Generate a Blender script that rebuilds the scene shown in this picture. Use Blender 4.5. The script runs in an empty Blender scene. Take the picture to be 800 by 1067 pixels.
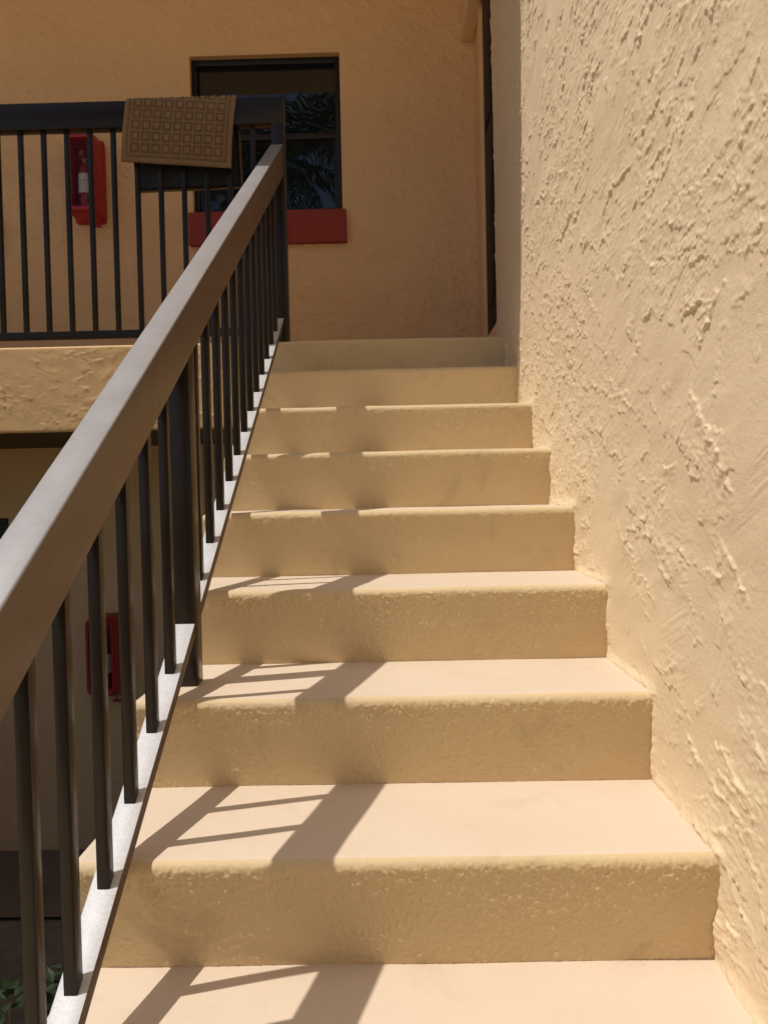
import bpy, bmesh, math, random
import numpy as np
from mathutils import Vector, Matrix

random.seed(7)
scene = bpy.context.scene
COL = scene.collection
R = math.radians

# ---------------------------------------------------------------- measures (metres)
H, D = 0.18, 0.30              # riser, going; nosing k stands at y=(k-1)*D, z=k*H
XL = -1.05                     # left end of the steps; right wall face is x=0
YB = 3.10                      # rear wall face
ZF = 8 * H                     # upper floor level
ZG = -7 * H                    # ground level
ZR = 3.97                      # underside of the roof
SUN = Vector((0.455, 0.120, -1.0)).normalized()   # way the light travels

# ---------------------------------------------------------------- object helpers
def mesh_obj(name, me, mat, parent=None):
    o = bpy.data.objects.new(name, me)
    COL.objects.link(o)
    if mat is not None and not me.materials:
        me.materials.append(mat)
    if parent is not None:
        o.parent = parent
    return o

def tag(o, label=None, cat=None, group=None, kind=None):
    if label: o['label'] = label
    if cat: o['category'] = cat
    if group: o['group'] = group
    if kind: o['kind'] = kind
    elif cat: o['kind'] = 'thing'
    return o

def empty(name, loc=(0, 0, 0)):
    o = bpy.data.objects.new(name, None)
    o.empty_display_size = 0.1
    o.location = loc
    COL.objects.link(o)
    return o

def local(me, loc):
    """shift world-space mesh data so that it can hang under an empty placed at loc"""
    me.transform(Matrix.Translation(-Vector(loc)))
    return me

def bm_box(bm, x0, x1, y0, y1, z0, z1, bev=0.0, seg=2):
    v = [bm.verts.new((x, y, z)) for z in (z0, z1) for y in (y0, y1) for x in (x0, x1)]
    fs = [(0, 2, 3, 1), (4, 5, 7, 6), (0, 1, 5, 4), (2, 6, 7, 3), (0, 4, 6, 2), (1, 3, 7, 5)]
    faces = [bm.faces.new([v[i] for i in f]) for f in fs]
    if bev > 0:
        edges = list({e for f in faces for e in f.edges})
        bmesh.ops.bevel(bm, geom=edges, offset=bev, segments=seg, profile=0.5, affect='EDGES')
    return faces

def bm_bar(bm, p0, p1, w, t, bev=0.003, up=Vector((0, 0, 1)), plumb=True):
    """bar from p0 to p1 (axis line), w wide across, t tall; plumb: ends cut vertical"""
    p0, p1 = Vector(p0), Vector(p1)
    d = (p1 - p0).normalized()
    side = d.cross(up).normalized()
    u = side.cross(d).normalized()
    vs = []
    for p in (p0, p1):
        for a, b in ((-1, -1), (1, -1), (1, 1), (-1, 1)):
            q = p + side * (a * w / 2) + u * (b * t / 2)
            if plumb and abs(d.y) > 1e-4:      # slide along the axis so that the end is plumb
                q = q - d * ((q.y - p.y) / d.y) if abs(d.z) < .99 else q
            vs.append(bm.verts.new(q))
    fs = [(0, 1, 2, 3), (7, 6, 5, 4), (0, 4, 5, 1), (1, 5, 6, 2), (2, 6, 7, 3), (3, 7, 4, 0)]
    faces = [bm.faces.new([vs[i] for i in f]) for f in fs]
    if bev > 0:
        edges = list({e for f in faces for e in f.edges})
        bmesh.ops.bevel(bm, geom=edges, offset=bev, segments=3, profile=0.5, affect='EDGES')
    return faces

def bm_done(bm, name, smooth=True, angle=40):
    bmesh.ops.recalc_face_normals(bm, faces=bm.faces[:])
    me = bpy.data.meshes.new(name)
    bm.to_mesh(me)
    bm.free()
    if smooth:
        shade(me, angle)
    return me

def shade(me, angle=40):
    me.polygons.foreach_set('use_smooth', np.ones(len(me.polygons), dtype=bool))
    me.update()
    try:
        me.set_sharp_from_angle(angle=R(angle))
    except Exception:
        pass

def np_mesh(name, verts, quads, smooth=True, angle=None, tris=None):
    me = bpy.data.meshes.new(name)
    verts = np.ascontiguousarray(verts, dtype=np.float32)
    quads = np.ascontiguousarray(quads, dtype=np.int32)
    me.vertices.add(len(verts))
    me.vertices.foreach_set('co', verts.ravel())
    me.loops.add(quads.size)
    me.loops.foreach_set('vertex_index', quads.ravel())
    me.polygons.add(len(quads))
    me.polygons.foreach_set('loop_start', np.arange(0, quads.size, 4, dtype=np.int32))
    me.polygons.foreach_set('use_smooth', np.full(len(quads), smooth, dtype=bool))
    me.update(calc_edges=True)
    me.validate()
    if angle:
        me.set_sharp_from_angle(angle=R(angle))
    return me

def grid_quads(nu, nv, keep=None, flip=False, base=0):
    i = np.arange(nu - 1)[:, None]; j = np.arange(nv - 1)[None, :]
    a = i * nv + j
    q = np.stack([a, a + 1, a + nv + 1, a + nv], axis=-1)
    if keep is not None:
        q = q[keep]
    q = q.reshape(-1, 4) + base
    return q[:, ::-1] if flip else q

BOXQ = np.array([(0, 2, 3, 1), (4, 5, 7, 6), (0, 1, 5, 4), (2, 6, 7, 3), (0, 4, 6, 2), (1, 3, 7, 5)])
def box_v(x0, x1, y0, y1, z0, z1):
    return np.array([(x, y, z) for z in (z0, z1) for y in (y0, y1) for x in (x0, x1)], float)

# ---------------------------------------------------------------- plaster relief (numpy)
def field(shape, step, su, sv, theta, seed):
    """gaussian noise with correlation lengths su (along theta) and sv (across), unit variance"""
    rng = np.random.default_rng(seed)
    w = np.fft.rfft2(rng.standard_normal(shape))
    f0 = np.fft.fftfreq(shape[0], step)[:, None]; f1 = np.fft.rfftfreq(shape[1], step)[None, :]
    c, s = math.cos(theta), math.sin(theta)
    a = f0 * c + f1 * s; b = -f0 * s + f1 * c
    g = np.exp(-2 * math.pi ** 2 * ((a * su) ** 2 + (b * sv) ** 2))
    n = np.fft.irfft2(w * g, s=shape)
    n -= n.mean()
    return n / n.std()

def sstep(a, b, x):
    t = np.clip((x - a) / (b - a), 0, 1)
    return t * t * (3 - 2 * t)

def trowel_relief(n0, n1, step, seed, amp=1.0, scale=1.0, angle=None, dens=1.0):
    """skip-trowel plaster (metres): smooth pans with torn lips, crumbs in clusters and drag scratches.
    angle(u, v) gives the stroke direction in radians for a place on the wall"""
    sh = (n0, n1); s = scale
    rng = np.random.default_rng(seed)
    if angle is None: angle = lambda u, v: R(-20)
    area = n0 * n1 * step * step
    h = np.zeros(sh)
    hi = np.zeros(sh)
    dm = field(sh, step, .13, .09, R(-20), seed + 1)           # where the plaster is torn most
    def pick():
        while True:
            a, b = rng.integers(0, n0), rng.integers(0, n1)
            if rng.random() < 1 / (1 + math.exp(-1.4 * dm[a, b])): return a, b
    def patch(a, b, rad):
        r = int(rad / step) + 1
        i0, i1, j0, j1 = max(0, a - r), min(n0, a + r), max(0, b - r), min(n1, b + r)
        u = (np.arange(i0, i1) - a) * step; v = (np.arange(j0, j1) - b) * step
        return (slice(i0, i1), slice(j0, j1)), u[:, None], v[None, :]
    # torn lips: the mud thickens towards a jagged line and breaks off below it
    for _ in range(int(720 * area * dens / s)):
        a, b = pick()
        L = float(np.clip(rng.lognormal(-2.98, .70), .014, .28)) * s
        A = (.0013 + .0030 * rng.random() ** 1.5) * min(1.25, .65 + L / .10)
        w = rng.uniform(.008, .040) * s
        th = angle(a * step, b * step) + rng.normal(0, .42)
        sl, u, v = patch(a, b, L * .55 + 2.2 * w)
        c, q = math.cos(th), math.sin(th)
        al = u * c + v * q; ac = -u * q + v * c
        m = 26
        walk = np.cumsum(rng.normal(0, 1, m)); walk -= np.linspace(walk[0], walk[-1], m)
        jag = walk * L * .022 + rng.normal(0, .0014, m) + (np.linspace(-1, 1, m) ** 2) * rng.normal(0, .08) * L
        jj = np.interp(al, np.linspace(-L / 2, L / 2, m), jag)
        brk = np.interp(al, np.linspace(-L / 2, L / 2, m), np.clip(rng.normal(.9, .30, m), 0, 1.15))
        tap = np.clip(1 - (2 * np.abs(al) / L) ** 4, 0, 1)
        d = ac - jj
        if rng.random() < .22: d = -d
        p = A * tap * brk * sstep(-.0008, .0009, d) * np.exp(-np.clip(d, 0, None) / w)
        hi[sl] = np.maximum(hi[sl], p)
    # crumbs
    for _ in range(int(85 * area * dens)):
        a, b = pick()
        th = angle(a * step, b * step) + rng.normal(0, .35)
        c, q = math.cos(th), math.sin(th)
        n = int(rng.integers(5, 34)); sp = rng.uniform(.008, .030) * s; sc = rng.uniform(.004, .012) * s
        for _k in range(n):
            e1, e2 = rng.normal(0, sp), rng.normal(0, sc)
            aa = int(a + (e1 * c - e2 * q) / step); bb = int(b + (e1 * q + e2 * c) / step)
            if not (0 <= aa < n0 and 0 <= bb < n1): continue
            r1 = rng.uniform(.0014, .0042); r2 = r1 * rng.uniform(.35, .75)
            sl, u, v = patch(aa, bb, r1 * 1.4)
            t2 = th + rng.normal(0, .6); c2, q2 = math.cos(t2), math.sin(t2)
            d = np.hypot((u * c2 + v * q2) / r1, (-u * q2 + v * c2) / r2)
            hi[sl] = np.maximum(hi[sl], rng.uniform(.0007, .0020) * sstep(1.15, .65, d))
    # drag scratches in bundles
    scr = field(sh, step, .030, .0017, R(-24), seed + 2)
    scm = sstep(.6, 1.4, field(sh, step, .05, .03, R(-24), seed + 3))
    rag = field(sh, step, .0035, .0028, 0, seed + 11)
    fine = field(sh, step, .0022, .0017, R(-20), seed + 18)
    big = field(sh, step, .13, .09, 0, seed + 15)
    mid = field(sh, step, .035, .016, R(-22), seed + 16)
    hi = hi * (1 + .22 * rag)
    h = hi + .00030 * scr * scm + .0015 * big + .00055 * mid + .00006 * fine + .00008 * rag
    return amp * h

def sample(h, step, o0, o1, u, v):
    """bilinear lookup of h at the tensor grid u x v"""
    def fold(t, n):                      # outside the sampled patch the relief is continued by reflection
        t = np.abs(t); t = (n - 1) - np.abs((n - 1) - t)
        return np.clip(t, 0, n - 1.001)
    a = fold((u - o0) / step, h.shape[0]); b = fold((v - o1) / step, h.shape[1])
    i = a.astype(int); j = b.astype(int); fa = (a - i)[:, None]; fb = (b - j)[None, :]
    g = lambda di, dj: h[np.ix_(i + di, j + dj)]
    return (g(0, 0) * (1 - fa) * (1 - fb) + g(1, 0) * fa * (1 - fb) + g(0, 1) * (1 - fa) * fb + g(1, 1) * fa * fb)

# ---------------------------------------------------------------- materials
def new_mat(name):
    m = bpy.data.materials.new(name)
    m.use_nodes = True
    nt = m.node_tree
    b = nt.nodes['Principled BSDF']
    return m, nt, b

def N(nt, kind, **kw):
    n = nt.nodes.new(kind)
    for k, v in kw.items():
        if k.startswith('i_'):
            n.inputs[k[2:].replace('_', ' ')].default_value = v
        else:
            setattr(n, k, v)
    return n

def coords(nt):
    return N(nt, 'ShaderNodeTexCoord').outputs['Object']

def ramp(nt, src, p0, c0, p1, c1):
    r = N(nt, 'ShaderNodeValToRGB')
    r.color_ramp.elements[0].position = p0; r.color_ramp.elements[0].color = (*c0, 1)
    r.color_ramp.elements[1].position = p1; r.color_ramp.elements[1].color = (*c1, 1)
    nt.links.new(src, r.inputs['Fac'])
    return r.outputs['Color']

def noise(nt, vec, scale, detail=3, rough=.55, dist=0.0):
    n = N(nt, 'ShaderNodeTexNoise')
    n.inputs['Scale'].default_value = scale; n.inputs['Detail'].default_value = detail
    n.inputs['Roughness'].default_value = rough; n.inputs['Distortion'].default_value = dist
    nt.links.new(vec, n.inputs['Vector'])
    return n.outputs['Fac']

def mixc(nt, fac, a, b, blend='MIX'):
    m = N(nt, 'ShaderNodeMix'); m.data_type = 'RGBA'; m.blend_type = blend
    if isinstance(fac, float): m.inputs[0].default_value = fac
    else: nt.links.new(fac, m.inputs[0])
    for k, v in ((6, a), (7, b)):
        if isinstance(v, tuple): m.inputs[k].default_value = (*v, 1)
        else: nt.links.new(v, m.inputs[k])
    return m.outputs[2]

def bump(nt, hts, b, strength=1.0):
    """hts: list of (height socket, metres)"""
    prev = None
    for h, dist in hts:
        n = N(nt, 'ShaderNodeBump')
        n.inputs['Strength'].default_value = strength; n.inputs['Distance'].default_value = dist
        nt.links.new(h, n.inputs['Height'])
        if prev: nt.links.new(prev, n.inputs['Normal'])
        prev = n.outputs['Normal']
    nt.links.new(prev, b.inputs['Normal'])

def mat_paint(name, c, dark, rough=.62, fine=.0006, fscale=210, med=.0006, mscale=60, dirt=None):
    m, nt, b = new_mat(name)
    v = coords(nt)
    col = ramp(nt, noise(nt, v, 3.2, 4), .35, dark, .65, c)
    if dirt:
        f = ramp(nt, noise(nt, v, 7, 7, .70, .8), .55, (0, 0, 0), .75, (1, 1, 1))
        col = mixc(nt, f, col, mixc(nt, .28, col, dirt))
        f = ramp(nt, noise(nt, v, 70, 4, .75), .69, (0, 0, 0), .73, (1, 1, 1))
        col = mixc(nt, f, col, mixc(nt, .22, col, dirt))
    nt.links.new(col, b.inputs['Base Color'])
    b.inputs['Roughness'].default_value = rough
    b.inputs['Specular IOR Level'].default_value = .35
    bump(nt, [(noise(nt, v, mscale, 3), med), (noise(nt, v, fscale, 2), fine)], b)
    return m

PAINT = (.77, .59, .37)
PAINT_D = (.745, .565, .35)
M_WALL = mat_paint('wall_paint', PAINT, PAINT_D, .7, .0008, 380, .0007, 130)
M_REAR = mat_paint('rear_wall_paint', (.77, .50, .26), (.74, .475, .245), .75, .0009, 260, .0035, 26)
M_STEP = mat_paint('step_paint', (.675, .548, .410), (.645, .52, .385), .55, .0004, 500, .0002, 140, dirt=(.45, .34, .22))
M_RISER = mat_paint('shaded_step_paint', (.645, .483, .268), (.62, .462, .254), .6, .0007, 420, .0003, 150, dirt=(.20, .13, .07))  # same paint as the treads, toned deeper to carry riser shade
M_UNDER = mat_paint('shade_soffit_tone', (.17, .095, .045), (.14, .08, .038), .8, .0008, 200, .001, 50)  # slab underside darkened in colour to hold the shade below it
M_FASCIA = mat_paint('fascia_paint', (.75, .49, .23), (.72, .46, .21), .72, .0007, 300, .0008, 80)
M_SOFFIT = mat_paint('soffit_paint', (.78, .58, .34), (.75, .55, .32), .8, .0008, 200, .001, 50)

def mat_metal(name, c, rough, spec=.5, dusty=.0, ior=1.5, dust_sheen=.0, speck=1.0):
    m, nt, b = new_mat(name)
    v = coords(nt)
    col = ramp(nt, noise(nt, v, 14, 5, .6), .3, tuple(x * .85 for x in c), .7, c)
    if dusty:
        f = ramp(nt, noise(nt, v, 160, 4, .7), .62, (0, 0, 0), .80, (1, 1, 1))
        col = mixc(nt, f, col, mixc(nt, dusty, col, (.5, .47, .42)))
    if dust_sheen:                     # pale dust tone, raised to add painted sun sheen, on faces looking up
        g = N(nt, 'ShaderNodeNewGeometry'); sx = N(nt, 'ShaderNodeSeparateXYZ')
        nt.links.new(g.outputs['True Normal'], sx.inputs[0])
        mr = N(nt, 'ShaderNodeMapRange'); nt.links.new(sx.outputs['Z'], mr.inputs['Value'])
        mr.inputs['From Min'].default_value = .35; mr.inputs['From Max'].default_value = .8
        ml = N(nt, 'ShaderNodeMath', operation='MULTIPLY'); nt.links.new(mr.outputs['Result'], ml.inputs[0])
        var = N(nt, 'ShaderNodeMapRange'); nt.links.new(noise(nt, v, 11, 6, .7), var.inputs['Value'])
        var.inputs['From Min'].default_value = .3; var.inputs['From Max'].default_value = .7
        var.inputs['To Min'].default_value = dust_sheen * .78; var.inputs['To Max'].default_value = dust_sheen
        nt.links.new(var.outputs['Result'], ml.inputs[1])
        col = mixc(nt, ml.outputs[0], col, ramp(nt, noise(nt, v, 240, 5, .8), .35, tuple(dust_sheen ** 3 * q for q in (.93 - .13 * speck, .915 - .13 * speck, .91 - .13 * speck)), .62, tuple(dust_sheen ** 3 * q for q in (.95 + .1 * speck, .94 + .1 * speck, .94 + .1 * speck))))
    nt.links.new(col, b.inputs['Base Color'])
    r = N(nt, 'ShaderNodeMapRange'); nt.links.new(noise(nt, v, 35, 4, .6), r.inputs['Value'])
    r.inputs['To Min'].default_value = rough - .06; r.inputs['To Max'].default_value = rough + .06
    nt.links.new(r.outputs['Result'], b.inputs['Roughness'])
    b.inputs['Specular IOR Level'].default_value = spec
    b.inputs['IOR'].default_value = ior
    bump(nt, [(noise(nt, v, 420, 2), .00012), (noise(nt, v, 25, 2), .0003)], b)
    return m

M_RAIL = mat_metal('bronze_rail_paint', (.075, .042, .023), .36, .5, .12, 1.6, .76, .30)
M_PLATE = mat_metal('chalk_sheen_rail_paint', (.075, .045, .027), .48, .5, .5, 1.5, .885)  # pale top carries a painted sun glint over the chalk
M_BAL = mat_metal('bronze_bar_paint', (.018, .012, .008), .24, .28)
M_FRAME = mat_metal('dark_window_frame', (.012, .010, .009), .45, .4)
M_RED = mat_metal('red_sill_paint', (.30, .040, .026), .6, .35)
M_BLACK = mat_metal('black_door_paint', (.006, .005, .004), .6, .3)

def mat_plastic(name, c, rough):
    m, nt, b = new_mat(name)
    v = coords(nt)
    nt.links.new(ramp(nt, noise(nt, v, 20, 4), .3, tuple(x * .8 for x in c), .7, c), b.inputs['Base Color'])
    b.inputs['Roughness'].default_value = rough
    bump(nt, [(noise(nt, v, 80, 2), .0004)], b)
    return m

M_CASE = mat_plastic('red_plastic', (.42, .012, .016), .42)
M_TANK = mat_plastic('extinguisher_red', (.30, .012, .010), .3)
M_LABEL = mat_plastic('white_label', (.72, .70, .68), .5)
M_VALVE = mat_plastic('dull_brass', (.42, .22, .06), .4)
M_HOSE = mat_plastic('black_rubber', (.012, .012, .012), .6)

def mat_pane(name, c, rough, alpha):
    m, nt, b = new_mat(name)
    b.inputs['Base Color'].default_value = (*c, 1)
    b.inputs['Roughness'].default_value = rough
    b.inputs['Alpha'].default_value = alpha
    b.inputs['Specular IOR Level'].default_value = .5
    v = coords(nt)
    bump(nt, [(noise(nt, v, 5, 2), .0006)], b)
    return m

M_GLASS = mat_pane('dark_glass', (.006, .007, .010), .015, 1.0)
M_GLASS.node_tree.nodes['Principled BSDF'].inputs['IOR'].default_value = 1.62
M_CLEAR = mat_pane('clear_cover', (.030, .010, .008), .2, .17)

def mat_mat(name):
    m, nt, b = new_mat(name)
    v = coords(nt)
    col = ramp(nt, noise(nt, v, 420, 3, .7), .35, (.17, .102, .052), .65, (.32, .20, .108))
    col = mixc(nt, .35, col, ramp(nt, noise(nt, v, 9, 3), .3, (.15, .082, .038), .7, (.25, .15, .075)))
    a = N(nt, 'ShaderNodeAttribute', attribute_name='groove_tone')
    nt.links.new(mixc(nt, a.outputs['Fac'], col, mixc(nt, .30, col, (.04, .024, .013))), b.inputs['Base Color'])
    b.inputs['Roughness'].default_value = .95
    b.inputs['Specular IOR Level'].default_value = .1
    b.inputs['Sheen Weight'].default_value = .15
    bump(nt, [(noise(nt, v, 600, 3), .0018)], b)
    return m
M_MAT = mat_mat('brown_carpet_pile')

def mat_ground(name, c0, c1, scale, rough=.9):
    m, nt, b = new_mat(name)
    v = coords(nt)
    a = ramp(nt, noise(nt, v, scale, 6, .65), .3, c0, .7, c1)
    nt.links.new(a, b.inputs['Base Color'])
    b.inputs['Roughness'].default_value = rough
    b.inputs['Specular IOR Level'].default_value = .12
    bump(nt, [(noise(nt, v, scale * 12, 4), .006)], b)
    return m
M_GROUND = mat_ground('lawn_and_dust', (.035, .050, .018), (.075, .085, .035), 1.3)
M_PATH = mat_ground('pale_concrete', (.68, .52, .34), (.76, .59, .39), 3.0)
M_SOIL = mat_ground('dark_mulch', (.012, .0085, .006), (.026, .018, .013), 18)
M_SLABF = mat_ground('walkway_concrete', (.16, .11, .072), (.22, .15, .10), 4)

def mat_leaf(name, c0, c1):
    m, nt, b = new_mat(name)
    v = coords(nt)
    nt.links.new(ramp(nt, noise(nt, v, 30, 2), .3, c0, .7, c1), b.inputs['Base Color'])
    b.inputs['Roughness'].default_value = .6
    b.inputs['Specular IOR Level'].default_value = .2
    return m
M_LEAF = mat_leaf('shrub_leaf', (.007, .018, .005), (.017, .036, .011))
M_PALM = mat_leaf('palm_leaf', (.06, .09, .03), (.18, .21, .09))
M_LEAF2 = mat_leaf('tree_leaf', (.018, .036, .010), (.040, .070, .022))
M_BARK = mat_ground('bark', (.10, .08, .06), (.20, .16, .12), 10)

# ---------------------------------------------------------------- setting: ground
def sheet(name, x0, x1, y0, y1, z, mat, label=None):
    bm = bmesh.new()
    vs = [bm.verts.new(p) for p in ((x0, y0, z), (x1, y0, z), (x1, y1, z), (x0, y1, z))]
    bm.faces.new(vs)
    o = mesh_obj(name, bm_done(bm, name, False), mat)
    tag(o, label, kind='structure')
    return o
sheet('ground', -400, 400, -400, 400, ZG - .016, M_GROUND, 'sunlit ground around the building')
sheet('path', -30, 12, -26, -.9, ZG - .008, M_PATH, 'unseen tan forecourt, widened and kept pale to bounce light up')  # paving out of view, spread wide and pale as a warm bounce
sheet('planting_bed', -8, XL - .02, -.9, 2.405, ZG - .004, M_SOIL, 'dark mulch bed beside the stairs')
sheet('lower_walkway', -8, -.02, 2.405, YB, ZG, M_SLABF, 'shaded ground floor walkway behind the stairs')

# ---------------------------------------------------------------- stair wall on the right
def build_stair_wall():
    root = empty('stair_wall', (0, 0, ZG))
    tag(root, 'tall tan wall with rough trowelled stucco on the right of the stairs', 'wall')
    Y1 = 2.41
    ys = np.concatenate([np.arange(-4.0, -1.75, .03), np.arange(-1.75, -.622, .0048)])
    y = -.62; l = []
    while y < Y1:
        l.append(y)
        d = max(.75, y + 1.19)
        y += min(.0058, max(.0019, .0020 * d * d))
    ys = np.concatenate([ys, np.array(l), [Y1]])
    zs = np.concatenate([np.arange(ZG, -.55, .03), np.arange(-.55, 3.12, .0021), np.arange(3.14, ZR + .3, .03), [ZR + .3]])
    st = .0018
    n0 = int((Y1 + .70) / st); n1 = int((3.15 + .60) / st)
    def stroke(u, v):
        d = (v - .58) - .6 * (u - .65)                 # height above the line of the noses
        t = min(1, max(0, (d - .75) / .55))
        return R(24) * (1 - t) + R(-27) * t
    h = trowel_relief(n0, n1, st, 11, 1.06, 1.0, stroke)
    hh = sample(h, st, -.65, -.58, ys, zs)
    # plaster built up where the steps meet the wall
    Yg, Zg = np.meshgrid(ys, zs, indexing='ij')
    k = np.floor(Yg / D + 1)
    below = np.full(Yg.shape, 9.0)
    for kk in range(-3, 9):
        y0, z0 = (kk - 1) * D, kk * H
        dt = np.hypot(np.clip(y0 - Yg, 0, None) + np.clip(Yg - (y0 + D), 0, None), Zg - z0)
        dr = np.hypot(Yg - (y0 + .006), np.clip(z0 - H - Zg, 0, None) + np.clip(Zg - z0, 0, None))
        below = np.minimum(below, np.minimum(dt, dr))
    lump = .7 + .35 * np.clip(sample(field((n0, n1), st, .03, .02, 0, 91), st, -.65, -.58, ys, zs), -1, 1) + .09 * sample(field((n0, n1), st, .004, .003, 0, 92), st, -.65, -.58, ys, zs)
    hh = hh + .0075 * np.exp(-(below / .013) ** 2) * lump + .0015 * np.exp(-(below / .035) ** 2)
    V = np.stack([-hh, Yg, Zg], -1).reshape(-1, 3)
    Q = grid_quads(len(ys), len(zs), flip=False)
    b = box_v(.012, .22, -4.0, Y1, ZG, ZR + .3)
    Q = np.concatenate([Q, BOXQ + len(V)]); V = np.concatenate([V, b])
    # rounded return at the far end
    ze = np.linspace(ZF - .4, ZR, 60)
    prof = np.array([(-.0, Y1 - .001), (.004, Y1 + .004), (.014, Y1 + .008), (.06, Y1 + .008), (.22, Y1 + .008)])
    P = np.stack([np.repeat(prof[:, 0], 60), np.repeat(prof[:, 1], 60), np.tile(ze, 5)], -1)
    Q = np.concatenate([Q, grid_quads(5, 60, base=len(V))]); V = np.concatenate([V, P])
    me = np_mesh('stucco_face', V, Q)
    shade_me = me
    mesh_obj('stucco_face', local(me, root.location), M_WALL, root)
    # beyond the corner: threshold, black door, jamb
    bm = bmesh.new()
    bm_box(bm, .0, .22, 2.415, YB, ZF - .3, 1.575, .010)
    bm_box(bm, .0, .22, 2.775, YB, 1.574, ZR, .006)
    bm_box(bm, -.012, .02, 2.80, 2.86, 1.578, ZR, .004)
    mesh_obj('door_surround', local(bm_done(bm, 'door_surround'), root.location), M_REAR, root)
    bm = bmesh.new()
    bm_box(bm, .004, .07, 2.42, 2.772, 1.578, ZR, .004)
    for zz in (1.70, 2.60):
        bm_box(bm, -.002, .006, 2.47, 2.72, zz, zz + .75, .002)
    mesh_obj('door', local(bm_done(bm, 'door'), root.location), M_BLACK, root)
    bm = bmesh.new()
    bm_box(bm, -.072, -.001, 2.30, YB - .002, 3.285, ZR - .003, .006)
    mesh_obj('beam', local(bm_done(bm, 'beam'), root.location), M_SOFFIT, root)
build_stair_wall()

# ---------------------------------------------------------------- rear walls
def wall_sheet(name, xs, zs, y, hole_list, amp, seed, depth=.085):
    """stucco sheet facing -y with holes (x0,x1,z0,z1), reveals and a solid backing"""
    st = .004
    n0 = int((xs[-1] - xs[0]) / st) + 8; n1 = int((zs[-1] - zs[0]) / st) + 8
    h = trowel_relief(n0, n1, st, seed, amp, 1.1)
    hh = sample(h, st, xs[0], zs[0], xs, zs)
    X, Z = np.meshgrid(xs, zs, indexing='ij')
    cx = .5 * (xs[1:] + xs[:-1]); cz = .5 * (zs[1:] + zs[:-1])
    keep = np.ones((len(cx), len(cz)), bool)
    for (a, b, c, d) in hole_list:
        keep &= ~((cx[:, None] > a) & (cx[:, None] < b) & (cz[None, :] > c) & (cz[None, :] < d))
        near = (X > a - .02) & (X < b + .02) & (Z > c - .02) & (Z < d + .02)
        hh = np.where(near, np.clip(hh, -.001, .002), hh)
    V = np.stack([X, y - hh, Z], -1).reshape(-1, 3)
    Q = grid_quads(len(xs), len(zs), keep, flip=True)
    Vs, Qs = [V], [Q]; n = len(V)
    for (a, b, c, d) in hole_list:
        t = .03
        for bx in ((a - t, a, y + .003, y + depth, c - t, d + t), (b, b + t, y + .003, y + depth, c - t, d + t),
                   (a, b, y + .003, y + depth, d, d + t), (a, b, y + .003, y + depth, c - t, c)):
            Vs.append(box_v(*bx)); Qs.append(BOXQ + n); n += 8
    Vs.append(box_v(xs[0], xs[-1], y + depth, y + depth + .15, zs[0], zs[-1])); Qs.append(BOXQ + n)
    me = np_mesh(name, np.concatenate(Vs), np.concatenate(Qs))
    me.set_sharp_from_angle(angle=R(50))
    return me

def lines(lo, hi, step, cuts):
    a = sorted({lo, hi, *cuts})
    out = []
    for p, q in zip(a[:-1], a[1:]):
        n = max(1, int(round((q - p) / step)))
        out += list(np.linspace(p, q, n, endpoint=False))
    return np.array(out + [hi])

WIN = (-1.602, -.758, 2.367, 3.248)      # upper window opening
WIN2 = (-3.56, -2.716, 2.367, 3.248)     # its neighbour, just out of the frame
LOW = (-3.60, -2.712, -.20, .67)         # ground floor window

def window(root, hole, y, sill=True):
    a, b, c, d = hole
    off = root.location
    fr = bmesh.new()
    t = .030
    yf, yb = y + .035, y + .082
    bm_box(fr, a + .002, a + t, yf, yb, c + .002, d - .002, .003)
    bm_box(fr, b - t, b - .002, yf, yb, c + .002, d - .002, .003)
    bm_box(fr, a + t - .001, b - t + .001, yf + .001, yb, d - t - .006, d - .002, .003)
    bm_box(fr, a + t - .001, b - t + .001, yf + .001, yb, c + .002, c + t, .003)
    zm = c + .5 * (d - c) + .002
    bm_box(fr, a + t - .001, b - t + .001, yf + .008, yb, zm - .017, zm + .017, .003)
    # lower sash stands in front of the upper one
    bm_box(fr, a + t, a + t + .016, yf + .012, yb, c + t, zm - .016, .002)
    bm_box(fr, b - t - .016, b - t, yf + .012, yb, c + t, zm - .016, .002)
    f = mesh_obj('window', local(bm_done(fr, 'window'), off), M_FRAME, root)
    for (z0, z1, yy) in ((c + t, zm - .016, yf + .024), (zm + .016, d - t - .006, yf + .036)):
        bm = bmesh.new()
        bm_box(bm, a + t, b - t, yy, yy + .004, z0, z1)
        mesh_obj('pane', local(bm_done(bm, 'pane', False), off), M_GLASS, f)
    if sill:
        bm = bmesh.new()
        bm_box(bm, a - .022, b + .022, y - .040, y + .034, c - .185, c - .002, .006)
        mesh_obj('sill', local(bm_done(bm, 'sill'), off), M_RED, f)

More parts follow.
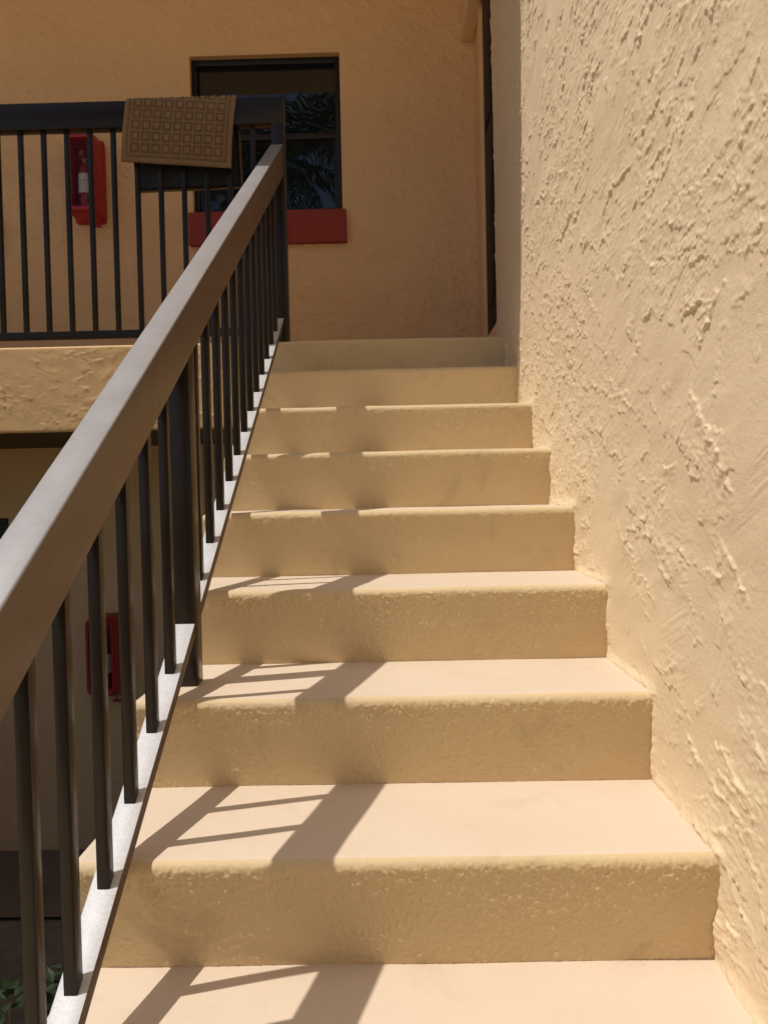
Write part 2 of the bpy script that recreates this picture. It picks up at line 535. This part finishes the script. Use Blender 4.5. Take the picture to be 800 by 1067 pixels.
def build_rear():
    root = empty('rear_wall', (-1.5, YB, ZF))
    tag(root, 'shaded orange tan upper wall behind the balcony with a dark window and red sill', 'wall')
    xs = lines(-5.0, .02, .007, [WIN[0], WIN[1], WIN2[0], WIN2[1]])
    zs = lines(ZF - .02, ZR + .05, .007, [WIN[2], WIN[3]])
    me = wall_sheet('wall_face', xs, zs, YB, [WIN, WIN2], 1.9, 301)
    mesh_obj('wall_face', local(me, root.location), M_REAR, root)
    window(root, WIN, YB)
    window(root, WIN2, YB)
    low = empty('lower_wall', (-1.5, YB, ZG))
    tag(low, 'dark shaded ground floor wall seen between the stair balusters', 'wall')
    xs = lines(-5.0, .02, .012, [LOW[0], LOW[1]])
    zs = lines(ZG - .02, 1.07, .012, [LOW[2], LOW[3]])
    me = wall_sheet('wall_face', xs, zs, YB, [LOW], .6, 401)
    mesh_obj('wall_face', local(me, low.location), M_REAR, low)
    window(low, LOW, YB, False)
build_rear()

# ---------------------------------------------------------------- balcony slab and roof
def build_slab():
    xs = lines(-5.0, XL - .012, .006, []); zs = lines(1.065, ZF - .002, .004, [])
    st = .003
    h = trowel_relief(int((xs[-1] - xs[0]) / st) + 8, int((zs[-1] - zs[0]) / st) + 8, st, 501, .62, .7, lambda u, v: R(180 * math.sin(9 * u + 5 * v)))
    hh = sample(h, st, xs[0], zs[0], xs, zs)
    X, Z = np.meshgrid(xs, zs, indexing='ij')
    edge = np.minimum(Z - zs[0], zs[-1] - Z)
    rnd = .010 * (1 - np.sqrt(np.clip(1 - (1 - np.clip(edge / .010, 0, 1)) ** 2, 0, 1)))
    V = np.stack([X, 2.100 - hh + rnd, Z + 0 * X], -1).reshape(-1, 3)
    Q = grid_quads(len(xs), len(zs), flip=True)
    b1 = box_v(-5.0, XL - .012, 2.112, YB - .004, 1.065, ZF - .002)
    b2 = box_v(XL - .012, -.004, 2.40, YB - .004, 1.065, ZF - .004)
    Q = np.concatenate([Q, BOXQ + len(V), BOXQ + len(V) + 8]); V = np.concatenate([V, b1, b2])
    me = np_mesh('balcony_slab', V, Q)
    me.set_sharp_from_angle(angle=R(60))
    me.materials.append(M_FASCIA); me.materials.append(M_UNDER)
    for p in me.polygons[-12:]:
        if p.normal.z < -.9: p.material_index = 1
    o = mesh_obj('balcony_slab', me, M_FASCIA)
    tag(o, 'thick tan stucco edge of the balcony floor beneath the upper railing', 'balcony')
    bm = bmesh.new()
    bm_box(bm, -2.45, -.002, 1.449, 1.855, ZR + .002, ZR + .25)
    bm_box(bm, -5.0, -.002, 1.857, YB - .002, ZR + .002, ZR + .25)
    o = mesh_obj('roof', bm_done(bm, 'roof', False), M_SOFFIT)
    tag(o, 'flat tan roof slab over the balcony and the top of the stairs', 'roof')
build_slab()

# ---------------------------------------------------------------- the stairs
def step_mesh(k):
    """one step: tread, rounded rough nosing, riser, all as one swept relief; solid body behind"""
    y0, z0 = (k - 1) * D, k * H
    near = 1 <= k <= 3
    r, uc = .017, .0190
    pts = []
    # tread from its back edge to the nosing
    back = y0 + D + uc + .004
    dt = .006 if near else .012
    for y in np.arange(back, y0 + r, -dt): pts.append((y, z0, 0, 1, 0))
    for a in np.linspace(0, 90, 12): 
        pts.append((y0 + r - r * math.sin(R(a)), z0 - r + r * math.cos(R(a)), -math.sin(R(a)), math.cos(R(a)), 1 if 35 < a else .4))
    dz = .0016 if near else .005
    zb = z0 - H - .004
    for z in np.arange(z0 - r - dz, zb, -dz):
        f = (z0 - r - z) / (H - r)
        pts.append((y0 + uc * f, z, -1, 0, 1))
    pts.append((y0 + uc, zb, -1, 0, 1))
    pts = np.array(pts)
    arc = np.concatenate([[0], np.cumsum(np.hypot(np.diff(pts[:, 0]), np.diff(pts[:, 1])))])
    dx = .0015 if near else .0042
    xs = np.arange(XL, .006, dx)
    st = .0013
    n0, n1 = int((xs[-1] - xs[0]) / st) + 8, int(arc[-1] / st) + 8
    peel = 1.0 * field((n0, n1), st, .0018, .0018, 0, 700 + k) + .28 * field((n0, n1), st, .0042, .0036, 0, 740 + k)
    peel = np.where(peel > 0, peel * 1.3, peel * .8)
    peel = sample(peel, st, xs[0], 0, xs, arc)
    wav = sample(field((n0, n1), st, .07, .03, 0, 780 + k), st, xs[0], 0, xs, arc)
    rough = pts[:, 4]
    # roughest just under the nosing, calmer towards the foot
    amp = np.where(rough > .9, .00047, np.where(rough > .2, .00006, .00005))
    dn = arc - arc[np.argmax(rough > .9)]
    amp = amp * np.where(rough > .9, .75 + .75 * np.exp(-(np.clip(dn, 0, None) / .035) ** 2), 1)
    amp = amp * np.where(rough > .9, .15 + .85 * sstep(0, .022, dn), 1)
    hgt = peel * amp[None, :] + wav * (.0004 + .0003 * (rough > .3))[None, :]
    X = np.repeat(xs[:, None], len(pts), 1)
    lround = np.clip((xs - XL) / .022, 0, 1)                   # left end eased over
    drop = .022 * (1 - np.sqrt(np.clip(1 - (1 - lround) ** 2, 0, 1)))
    Yv = pts[None, :, 0] + pts[None, :, 2] * (hgt - drop[:, None])
    Zv = pts[None, :, 1] + pts[None, :, 3] * (hgt - drop[:, None])
    V = np.stack([X, Yv + 0 * X, Zv + 0 * X], -1).reshape(-1, 3)
    Q = grid_quads(len(xs), len(pts), flip=False)
    body = box_v(XL + .002, -.001, y0 + .030, back + .04, max(ZG + .001, z0 - H - .16), z0 - .024)
    Q = np.concatenate([Q, BOXQ + len(V)]); V = np.concatenate([V, body])
    # end cap on the left
    me = np_mesh('step', V, Q)
    me.set_sharp_from_angle(angle=R(75))
    me.materials.append(M_STEP); me.materials.append(M_RISER)
    nt_ = int(np.argmax(rough > .2)) + 1
    mi = np.tile((np.arange(len(pts) - 1) > nt_).astype(np.int32), len(xs) - 1)
    mi = np.concatenate([mi, np.ones(6, np.int32)])
    if len(mi) == len(me.polygons): me.polygons.foreach_set('material_index', mi)
    return me

stairs = empty('staircase', (XL / 2, 0, ZG))
tag(stairs, 'straight flight of painted tan concrete steps with rounded noses', 'stairs')
for k in range(-6, 9):
    mesh_obj('step', local(step_mesh(k), stairs.location), M_STEP, stairs)

# ---------------------------------------------------------------- stair railing
K = .010
def xr(y): return -.9308 - K * y             # right face of the handrail
def zt(y): return .916 + .652 * y            # its top
def zb_(y): return .797 + .644 * y           # its underside
def zp(y): return .232 + .635 * y            # top of the bottom rail
CX = .0275                                   # half the rail's width

def build_stair_railing():
    base = (-.96, .44, 2 * H)
    root = empty('stair_railing', base)
    tag(root, 'dark bronze metal stair railing sloping up from the lower left corner', 'railing')
    ya, yb = -1.92, 2.098
    bm = bmesh.new()
    v = []
    for y in (ya, yb):
        x1 = xr(y); x0 = x1 - 2 * CX
        for (x, z) in ((x0, zb_(y)), (x1, zb_(y)), (x1, zt(y)), (x0, zt(y))):
            v.append(bm.verts.new((x, y, z)))
    fs = [(0, 1, 2, 3), (7, 6, 5, 4), (0, 4, 5, 1), (1, 5, 6, 2), (2, 6, 7, 3), (3, 7, 4, 0)]
    fc = [bm.faces.new([v[i] for i in f]) for f in fs]
    bmesh.ops.bevel(bm, geom=list({e for f in fc for e in f.edges}), offset=.0045, segments=3, profile=.5, affect='EDGES')
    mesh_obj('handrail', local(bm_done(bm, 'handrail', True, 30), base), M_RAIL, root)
    bm = bmesh.new()
    v = []
    for y in (ya, 2.03):
        c = xr(y) - CX; w = .0215
        for (x, z) in ((c - w, zp(y) - .030), (c + w, zp(y) - .030), (c + w, zp(y)), (c - w, zp(y))):
            v.append(bm.verts.new((x, y, z)))
    fc = [bm.faces.new([v[i] for i in f]) for f in fs]
    bmesh.ops.bevel(bm, geom=list({e for f in fc for e in f.edges}), offset=.002, segments=2, profile=.5, affect='EDGES')
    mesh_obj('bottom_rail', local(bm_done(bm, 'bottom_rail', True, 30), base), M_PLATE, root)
    def upright(name, y, w, d, z0, mat):
        c = xr(y) - CX
        bm = bmesh.new()
        bm_box(bm, c - w / 2, c + w / 2, y - d / 2, y + d / 2, z0, zb_(y) + .012, .0018, 2)
        mesh_obj(name, local(bm_done(bm, name, True, 30), base), mat, root)
    for n in [-16, -15, -14, -13, -12, -11, -10, -9, -8, -7, -6, -5, -4, -3, -2, -1, 0, 1, 2, 4, 5, 6, 7, 8, 9, 10, 11, 12, 13, 14, 15]:
        y = .054 + .1236 * n + (.016 if n < -2 else 0)
        upright('baluster', y, .0195, .0195, zp(y) - .008, M_BAL)
    upright('post', .440, .047, .050, 2 * H, M_BAL)
    upright('post', -1.89, .047, .050, -6 * H, M_BAL)
build_stair_railing()

# ---------------------------------------------------------------- balcony railing
def build_balcony_railing():
    base = (-.975, 2.127, ZF)
    root = empty('balcony_railing', base)
    tag(root, 'dark metal railing running level along the upper balcony at left', 'railing')
    def part(name, args, bev, mat):
        bm = bmesh.new(); bm_box(bm, *args, bev)
        mesh_obj(name, local(bm_done(bm, name, True, 30), base), mat, root)
    part('handrail', (-4.9, -.946, 2.100, 2.152, 2.376, 2.490), .004, M_BAL)
    part('bottom_rail', (-4.9, -.990, 2.108, 2.146, 1.474, 1.505), .002, M_BAL)
    part('post', (-1.003, -.947, 2.101, 2.151, ZF - .001, 2.380), .002, M_BAL)
    k = 0
    x = -2.104 - .1017 * 26
    while x < -1.05:
        part('baluster', (x - .010, x + .010, 2.117, 2.137, 1.503, 2.380), .0015, M_BAL)
        x += .1017
build_balcony_railing()

# ---------------------------------------------------------------- doormat over the balcony rail
def build_doormat():
    W, L0, L1 = .478, -.268, .445           # across, front hang, back hang (from the front top edge of the rail)
    th = R(5.2)
    nu, nv = 190, 280
    t = np.linspace(-W / 2, W / 2, nu); s = np.linspace(L0, L1, nv)
    T, S = np.meshgrid(t, s, indexing='ij')
    # rounded corners: pull the corners in
    thv = th * (1 - .75 * sstep(0, .2, S))          # the back hangs straighter than the front
    Xm = -1.390 + T * np.cos(thv) + S * np.sin(thv)
    L = S * np.cos(thv) - T * np.sin(thv)
    r = .031                                 # fold radius over the rail
    yc, zc = 2.126, 2.470
    arc = math.pi * r
    ang = np.clip(L / arc, 0, 1) * math.pi
    front = np.clip(-L, 0, None); backl = np.clip(L - arc, 0, None)
    ny, nz = -np.cos(ang), np.sin(ang)
    Y = yc + r * ny; Zz = zc + r * nz - front - backl
    Y = Y - .020 * np.sin(np.clip(front / .27, 0, 1) * 2.4) * (1 + .25 * np.sin(T * 9)) + .010 * np.clip(front / .27, 0, 1) ** 2
    Y = Y + .012 * np.clip(backl / .3, 0, 1) + .004 * np.sin(T * 14) * np.clip(backl / .3, 0, 1)
    # pile relief: border, then cells with a raised square in each
    def cell(c, n, lo, hi):
        return ((c - lo) / (hi - lo)) * n
    bx = .034
    u = cell(T, 9, -W / 2 + bx, W / 2 - bx); v = cell(S, 13, L0 + bx, L1 - bx)
    inside = (u > 0) & (u < 9) & (v > 0) & (v < 13)
    du = np.abs(u - np.floor(u) - .5); dv = np.abs(v - np.floor(v) - .5)
    m = np.maximum(du, dv)
    groove = np.exp(-((m - .33) / .085) ** 4)
    g2 = np.exp(-((m - .5) / .03) ** 2) * .45
    hp = np.where(inside, .0075 - .0070 * groove - .004 * g2, .0072)
    e = np.minimum(W / 2 - np.abs(T), np.minimum(S - L0, L1 - S))
    hp = hp - .006 * np.exp(-((e - .024) / .0045) ** 2)
    hp = hp * np.clip(e / .005, .25, 1)
    V = np.stack([Xm, Y + ny * hp, Zz + nz * hp], -1).reshape(-1, 3)
    Q = grid_quads(nu, nv, flip=True)
    root = empty('doormat', (-1.38, 2.126, 2.49))
    tag(root, 'brown doormat with a pattern of squares hung over the balcony rail', 'doormat')
    me = np_mesh('pile', V, Q)
    at = me.attributes.new('groove_tone', 'FLOAT', 'POINT')
    low = np.where(inside, np.clip(groove + .6 * g2, 0, 1), 0) + np.exp(-((e - .024) / .0045) ** 2)  # pile colour goes darker in the grooves and along the border line
    at.data.foreach_set('value', np.clip(low, 0, 1).astype(np.float32).ravel())
    mesh_obj('pile', local(me, root.location), M_MAT, root)
    # rubber backing, slightly smaller relief, closed slab under the pile
    sub = (slice(None, None, 5), slice(None, None, 5))
    A = np.stack([Xm, Y + ny * .0002, Zz + nz * .0002], -1)[sub]
    B = np.stack([Xm, Y - ny * .004, Zz - nz * .004], -1)[sub]
    a, b = A.shape[:2]
    V = np.concatenate([A.reshape(-1, 3), B.reshape(-1, 3)])
    Q = [grid_quads(a, b, flip=True), grid_quads(a, b, flip=False, base=a * b)]
    idx = np.arange(a * b).reshape(a, b)
    ring = np.concatenate([idx[:, 0], idx[-1, 1:], idx[-2::-1, -1], idx[0, -2::-1]])
    Q.append(np.stack([ring[:-1], ring[1:], ring[1:] + a * b, ring[:-1] + a * b], -1))
    me = np_mesh('rubber_backing', V, np.concatenate(Q))
    mesh_obj('rubber_backing', local(me, root.location), M_HOSE, root)
build_doormat()

# ---------------------------------------------------------------- fire extinguisher cabinets
def rounded(w, h, r, n=6):
    p = []
    for cx, cz, a0 in ((w / 2 - r, h / 2 - r, 0), (-w / 2 + r, h / 2 - r, 90), (-w / 2 + r, -h / 2 + r, 180), (w / 2 - r, -h / 2 + r, 270)):
        for i in range(n + 1):
            a = R(a0 + 90 * i / n)
            p.append((cx + r * math.cos(a), cz + r * math.sin(a)))
    return p

def cabinet(loc, label, ext_label, w=.176, h=.465):
    root = empty('fire_extinguisher_cabinet', loc)       # centre of its back, on the wall
    tag(root, label, 'cabinet', 'red fire extinguisher cabinets on the rear walls')
    dep = .155
    bm = bmesh.new()
    rings = []
    # outside: flange at the wall, tapering body, rounded front lip, then back in to the floor of the recess
    for (yy, sw, sh, rr, dz) in ((-.001, 1.0, 1.0, .022, 0), (-.012, 1.0, 1.0, .022, 0), (-.014, .95, .965, .026, 0), (-dep + .028, .93, .945, .034, 0.004),
                              (-dep + .008, .905, .92, .036, .005), (-dep, .86, .885, .034, .005), (-dep + .003, .72, .80, .030, .005), (-dep + .016, .68, .78, .026, .005), (-.02, .66, .76, .02, .005)):
        rings.append([bm.verts.new((x, yy, z + dz)) for x, z in rounded(w * sw, h * sh, rr)])
    n = len(rings[0])
    for a, b in zip(rings[:-1], rings[1:]):
        for i in range(n):
            bm.faces.new((a[i], a[(i + 1) % n], b[(i + 1) % n], b[i]))
    bm.faces.new(rings[-1]); bm.faces.new(rings[0][::-1])
    mesh_obj('case', bm_done(bm, 'case', True, 38), M_CASE, root)
    bm = bmesh.new()
    bm.faces.new([bm.verts.new((x, -dep + .017, z + .005)) for x, z in rounded(w * .685, h * .785, .026)])
    for zz in (-.12, -.04, .06, .13):
        bm_box(bm, -w * .33, w * .33, -dep + .0125, -dep + .0165, zz, zz + .004, .001, 1)
    mesh_obj('cover', bm_done(bm, 'cover', False), M_CLEAR, root)
    bm = bmesh.new()       # breaker bar hanging on its cord below the case
    bm_box(bm, .050, .056, -.060, -.054, -h / 2 - .022, -h / 2 + .006, .001, 1)
    bm_box(bm, .030, .074, -.066, -.048, -h / 2 - .034, -h / 2 - .022, .003, 2)
    mesh_obj('breaker_bar', bm_done(bm, 'breaker_bar'), M_CASE, root)
    # the extinguisher stands inside
    e = empty('fire_extinguisher', (loc[0], loc[1] - .075, loc[2] - h / 2 + .055))
    tag(e, ext_label, 'fire extinguisher', 'fire extinguishers inside the wall cabinets')
    def lathe(name, prof, mat, parent, seg=20):
        bm = bmesh.new(); rg = []
        for r_, z in prof:
            rg.append([bm.verts.new((r_ * math.cos(2 * math.pi * i / seg), r_ * math.sin(2 * math.pi * i / seg), z)) for i in range(seg)])
        for a, b in zip(rg[:-1], rg[1:]):
            for i in range(seg): bm.faces.new((a[i], a[(i + 1) % seg], b[(i + 1) % seg], b[i]))
        bm.faces.new(rg[0][::-1]); bm.faces.new(rg[-1])
        return mesh_obj(name, bm_done(bm, name, True, 35), mat, parent)
    lathe('tank', [(.030, 0), (.036, .004), (.0375, .012), (.0375, .205), (.034, .225), (.024, .243), (.012, .250), (.012, .258)], M_TANK, e)
    lathe('label_band', [(.0382, .085), (.0386, .087), (.0386, .190), (.0382, .192)], M_LABEL, e)
    bm = bmesh.new()
    bm_box(bm, -.011, .011, -.011, .011, .256, .285, .003)
    bm_box(bm, -.007, .007, -.060, .012, .282, .290, .002)
    bm_box(bm, -.007, .007, -.055, .012, .298, .305, .002)
    mesh_obj('valve', bm_done(bm, 'valve'), M_VALVE, e)
    bm = bmesh.new()
    path = [Vector((.012, 0, .268)), Vector((.034, -.004, .262)), Vector((.048, -.006, .235)), Vector((.050, -.006, .18)), Vector((.049, -.006, .10))]
    prev = None
    for p in path:
        ring = [bm.verts.new(p + Vector((.006 * math.cos(a), .006 * math.sin(a), .003 * math.cos(a)))) for a in np.linspace(0, 2 * math.pi, 8, endpoint=False)]
        if prev:
            for i in range(8): bm.faces.new((prev[i], prev[(i + 1) % 8], ring[(i + 1) % 8], ring[i]))
        prev = ring
    mesh_obj('hose', bm_done(bm, 'hose'), M_HOSE, e)

cabinet((-2.178, YB - .004, 2.552), 'red wall cabinet behind the upper balcony railing, left of the window',
        'small extinguisher with white label in the upper red cabinet')
cabinet((-2.150, YB - .004, -.118), 'dim red wall cabinet low in the shade behind the stair balusters',
        'small extinguisher in the shaded lower red cabinet')

# ---------------------------------------------------------------- shrub beside the stairs
def leaf(bm, p, d, up, L, Wd):
    side = d.cross(up).normalized()
    n = side.cross(d).normalized()
    a = bm.verts.new(p); b = bm.verts.new(p + d * L * .4 + side * Wd + n * L * .05)
    c = bm.verts.new(p + d * L - n * L * .12); e = bm.verts.new(p + d * L * .4 - side * Wd + n * L * .05)
    m = bm.verts.new(p + d * L * .45)
    bm.faces.new((a, b, m)); bm.faces.new((b, c, m)); bm.faces.new((c, e, m)); bm.faces.new((e, a, m))

def build_shrub():
    rng = random.Random(3)
    base = Vector((-1.27, .20, ZG))
    root = empty('shrub', base)
    tag(root, 'small dark green leafy shrub growing left of the stairs at the bottom corner', 'shrub')
    st = bmesh.new(); lf = bmesh.new()
    near = [(.07, .13, 1.06), (.08, .06, 1.05), (.06, .0, 1.09), (.07, -.10, 1.15), (.03, -.05, 1.12), (.10, .15, 1.02)]
    for i in range(12):
        tip = Vector(near[i]) if i < 6 else Vector((rng.uniform(-.34, .10), rng.uniform(-.16, .24), rng.uniform(.70, 1.08)))
        mid = Vector((tip.x * .35, tip.y * .35, tip.z * .5))
        prev = None
        for q in range(9):
            f = q / 8
            p = (mid * 2 * f * (1 - f) + tip * f * f)
            rr = .008 * (1 - .75 * f)
            ring = [st.verts.new(p + Vector((rr * math.cos(a), rr * math.sin(a), 0))) for a in np.linspace(0, 2 * math.pi, 6, endpoint=False)]
            if prev:
                for j in range(6): st.faces.new((prev[j], prev[(j + 1) % 6], ring[(j + 1) % 6], ring[j]))
            prev = ring
            if f > .3:
                for _ in range(10):
                    d = Vector((rng.gauss(0, 1), rng.gauss(0, 1), rng.uniform(-.3, .9))).normalized()
                    leaf(lf, p + d * rng.uniform(0, .03), d, Vector((rng.gauss(0, .3), rng.gauss(0, .3), 1)), rng.uniform(.024, .042), rng.uniform(.008, .012))
    mesh_obj('stem', bm_done(st, 'stem'), M_BARK, root)
    mesh_obj('foliage', bm_done(lf, 'foliage', False), M_LEAF, root)
build_shrub()

# ---------------------------------------------------------------- palms facing the building (mirrored in the window)
def palm(loc, hgt, seed, label, n=38, fl=2.5):
    rng = random.Random(seed)
    root = empty('palm_tree', loc)
    tag(root, label, 'palm tree', 'palm trees in front of the building')
    bm = bmesh.new(); prev = None
    lean = Vector((rng.uniform(-.3, .3), rng.uniform(-.3, .3), 0))
    for i in range(16):
        f = i / 15
        p = Vector((lean.x * f * f, lean.y * f * f, hgt * f))
        rr = .15 * (1 - .35 * f) + .012 * (i % 2)
        ring = [bm.verts.new(p + Vector((rr * math.cos(a), rr * math.sin(a), 0))) for a in np.linspace(0, 2 * math.pi, 10, endpoint=False)]
        if prev:
            for j in range(10): bm.faces.new((prev[j], prev[(j + 1) % 10], ring[(j + 1) % 10], ring[j]))
        prev = ring
    mesh_obj('trunk', bm_done(bm, 'trunk'), M_BARK, root)
    top = Vector((lean.x, lean.y, hgt))
    bm = bmesh.new()
    for i in range(n):
        a = i * 2.39996 + rng.uniform(-.2, .2)
        el = R(rng.uniform(-25, 75))
        d = Vector((math.cos(a), math.sin(a), 0))
        pts = []
        p = top.copy(); ang = el
        for q in range(22):
            pts.append(p.copy()); p = p + (d * math.cos(ang) + Vector((0, 0, 1)) * math.sin(ang)) * (fl / 22); ang -= R(5.2)
        side = d.cross(Vector((0, 0, 1)))
        for q in range(3, 22):
            for sgn in (-1, 1):
                L = .55 * math.sin(math.pi * (q / 23) ** .8) + .08
                t = (pts[q] - pts[q - 1]).normalized()
                dd = (side * sgn + t * .7 + Vector((0, 0, -.45 + rng.uniform(-.15, .15)))).normalized()
                w = t * .030
                v0 = bm.verts.new(pts[q] - w); v1 = bm.verts.new(pts[q] + w); v2 = bm.verts.new(pts[q] + dd * L * .6 + w * .8 + Vector((0, 0, -.02)))
                v3 = bm.verts.new(pts[q] + dd * L + Vector((0, 0, -.12 * L)))
                bm.faces.new((v0, v1, v2)); bm.faces.new((v0, v2, v3))
    mesh_obj('crown', bm_done(bm, 'crown', False), M_PALM, root)
palm((-2.5, -8.5, ZG), 8.9, 1, 'tall palm in front of the building, nearest the stairs')
palm((-4.6, -9.6, ZG), 8.4, 2, 'shorter palm in front of the building, to the left of the tall one')
palm((-.9, -10.5, ZG), 11.6, 3, 'tallest palm in front of the building, to the right of the others')

# ---------------------------------------------------------------- unseen trees and foliage rows, added to block sky and bounce light
def tree(loc, hgt, rad, seed, label, nleaf=3600):  # trees out of view, added to block the low sky
    rng = np.random.default_rng(seed); rr = random.Random(seed)
    root = empty('sky_block_tree', loc)
    tag(root, label, 'tree', 'unseen trees added to block low sky')
    bm = bmesh.new()
    def limb(a, b, r0, r1):
        prev = None
        for q in range(6):
            f = q / 5; p = a.lerp(b, f) + Vector((0, 0, .06 * math.sin(f * 3.1)))
            r_ = r0 + (r1 - r0) * f
            ring = [bm.verts.new(p + Vector((r_ * math.cos(t), r_ * math.sin(t), 0))) for t in np.linspace(0, 2 * math.pi, 7, endpoint=False)]
            if prev:
                for j in range(7): bm.faces.new((prev[j], prev[(j + 1) % 7], ring[(j + 1) % 7], ring[j]))
            prev = ring
    fork = Vector((0, 0, hgt * .38))
    limb(Vector((0, 0, 0)), fork, .17, .11)
    ends = []
    for i in range(9):
        a = i * 2.4 + rr.uniform(-.3, .3)
        e = Vector((math.cos(a) * rad * rr.uniform(.3, .8), math.sin(a) * rad * rr.uniform(.3, .8), hgt * rr.uniform(.55, .92)))
        limb(fork, e, .08, .02); ends.append(e)
    mesh_obj('trunk', bm_done(bm, 'trunk'), M_BARK, root)
    c = np.array([list(ends[i]) for i in rng.integers(0, len(ends), nleaf)]) + rng.normal(0, 1, (nleaf, 3)) * rad * np.array([.26, .26, .22])
    d1 = rng.normal(0, 1, (nleaf, 3)); d1 /= np.linalg.norm(d1, axis=1)[:, None]
    d2 = np.cross(d1, rng.normal(0, 1, (nleaf, 3))); d2 /= np.linalg.norm(d2, axis=1)[:, None]
    L = rng.uniform(.09, .18, (nleaf, 1))
    V = np.stack([c - d1 * L, c + d2 * L * .5, c + d1 * L, c - d2 * L * .5], 1).reshape(-1, 3)
    mesh_obj('crown', np_mesh('crown', V, np.arange(nleaf * 4).reshape(-1, 4), False), M_LEAF2, root)
for i, (x, y, h, r_, lab) in enumerate([(-13.5, -12.0, 6.5, 2.5, 'added broad tree blocking low sky at the far left'),
                              (-19.5, -4.5, 7.0, 2.6, 'added broad tree level with the foot of the stairs, far to the left'),
                              (3.2, -9.0, 6.5, 2.4, 'added broad tree to the right of the path'),
                              (-18.5, 4.5, 6.5, 2.6, 'added broad tree beyond the left end of the balcony')]):
    tree((x, y, ZG), h, r_, 60 + i, lab)

def shade_hedge(loc, length, label, seed, tall=1.0):
    rng = np.random.default_rng(seed); rr = random.Random(seed)
    root = empty('shade_hedge', loc)
    tag(root, label, 'shade_hedge')
    n = 9000
    c = rng.uniform(-1, 1, (n, 3))
    c = np.sign(c) * np.abs(c) ** .55
    c = c * np.array([length / 2, .42, .46 * tall]) + np.array([0, 0, .1 + .46 * tall]) + rng.normal(0, .03, (n, 3))
    d1 = rng.normal(0, 1, (n, 3)); d1 /= np.linalg.norm(d1, axis=1)[:, None]
    d2 = np.cross(d1, rng.normal(0, 1, (n, 3))); d2 /= np.linalg.norm(d2, axis=1)[:, None]
    L = rng.uniform(.04, .085, (n, 1))
    V = np.stack([c - d1 * L, c + d2 * L * .45, c + d1 * L, c - d2 * L * .45], 1).reshape(-1, 3)
    mesh_obj('foliage', np_mesh('foliage', V, np.arange(n * 4).reshape(-1, 4), False), M_LEAF2, root)
    bm = bmesh.new()
    for i in range(int(length / .3)):
        x = -length / 2 + .15 + .3 * i
        bm_bar(bm, (x, rr.uniform(-.1, .1), 0), (x + rr.uniform(-.1, .1), rr.uniform(-.2, .2), .8), .03, .03, 0, Vector((0, 1, 0)), False)
    mesh_obj('stem', bm_done(bm, 'stem'), M_BARK, root)
shade_hedge((-5.1, -.35, ZG), 6.6, 'added clipped foliage row, out of view left of the stairs, keeping the lower wall dim', 5, 1.25)  # added out of view to keep forecourt bounce off the lower wall
shade_hedge((-5.75, 1.60, ZG), 5.0, 'added taller foliage row, out of view under the balcony edge, shading the lower wall', 6, 1.7)  # added out of view to cut light from the left on the lower wall

shade_hedge((-1.0, -5.4, ZG), 7.0, 'added dark foliage row behind the camera, blocking the bright forecourt', 9, 1.6)  # added out of view so bar fronts reflect less bright paving

# ---------------------------------------------------------------- camera (solved from the step corners)
fwd = Vector((-.01154922, .99961373, -.02527864)).normalized()
right = Vector((1.27360934e-03, 1.40291618e-05, -2.71158446e-05)).normalized()
up = right.cross(fwd).normalized()
right = fwd.cross(up).normalized()
cam = bpy.data.cameras.new('camera')
co = bpy.data.objects.new('camera', cam)
COL.objects.link(co)
m = Matrix((right, up, -fwd)).transposed().to_4x4()
m.translation = Vector((-.5119, -1.1892, .7677))
co.matrix_world = m
cam.sensor_fit = 'HORIZONTAL'
cam.sensor_width = 36.0
cam.lens = 784.9 / 800 * 36
cam.clip_start = .02
cam.clip_end = 2000
scene.camera = co

# ---------------------------------------------------------------- daylight
w = bpy.data.worlds.new('World')
scene.world = w
w.use_nodes = True
nt = w.node_tree
bg = nt.nodes['Background']
sky = nt.nodes.new('ShaderNodeTexSky')
sky.sky_type = 'NISHITA'
sky.sun_disc = False
to = -SUN
sky.sun_elevation = math.asin(to.z)
sky.sun_rotation = math.atan2(to.x, to.y) % (2 * math.pi)
sky.dust_density = 1.5
nt.links.new(sky.outputs['Color'], bg.inputs['Color'])
bg.inputs['Strength'].default_value = .095
sun = bpy.data.lights.new('sun', 'SUN')
sun.energy = 3.5
sun.angle = R(.53)
sun.color = (1.0, .965, .915)
so = bpy.data.objects.new('sun', sun)
COL.objects.link(so)
so.rotation_euler = SUN.to_track_quat('-Z', 'Y').to_euler()
so.location = (-4, -1, 9)

vs = scene.view_settings
vs.view_transform = 'Standard'
vs.look = 'None'
vs.exposure = 0.0
vs.gamma = 1.0
try: scene.cycles.max_bounces = 12; scene.cycles.diffuse_bounces = 8
except Exception: pass
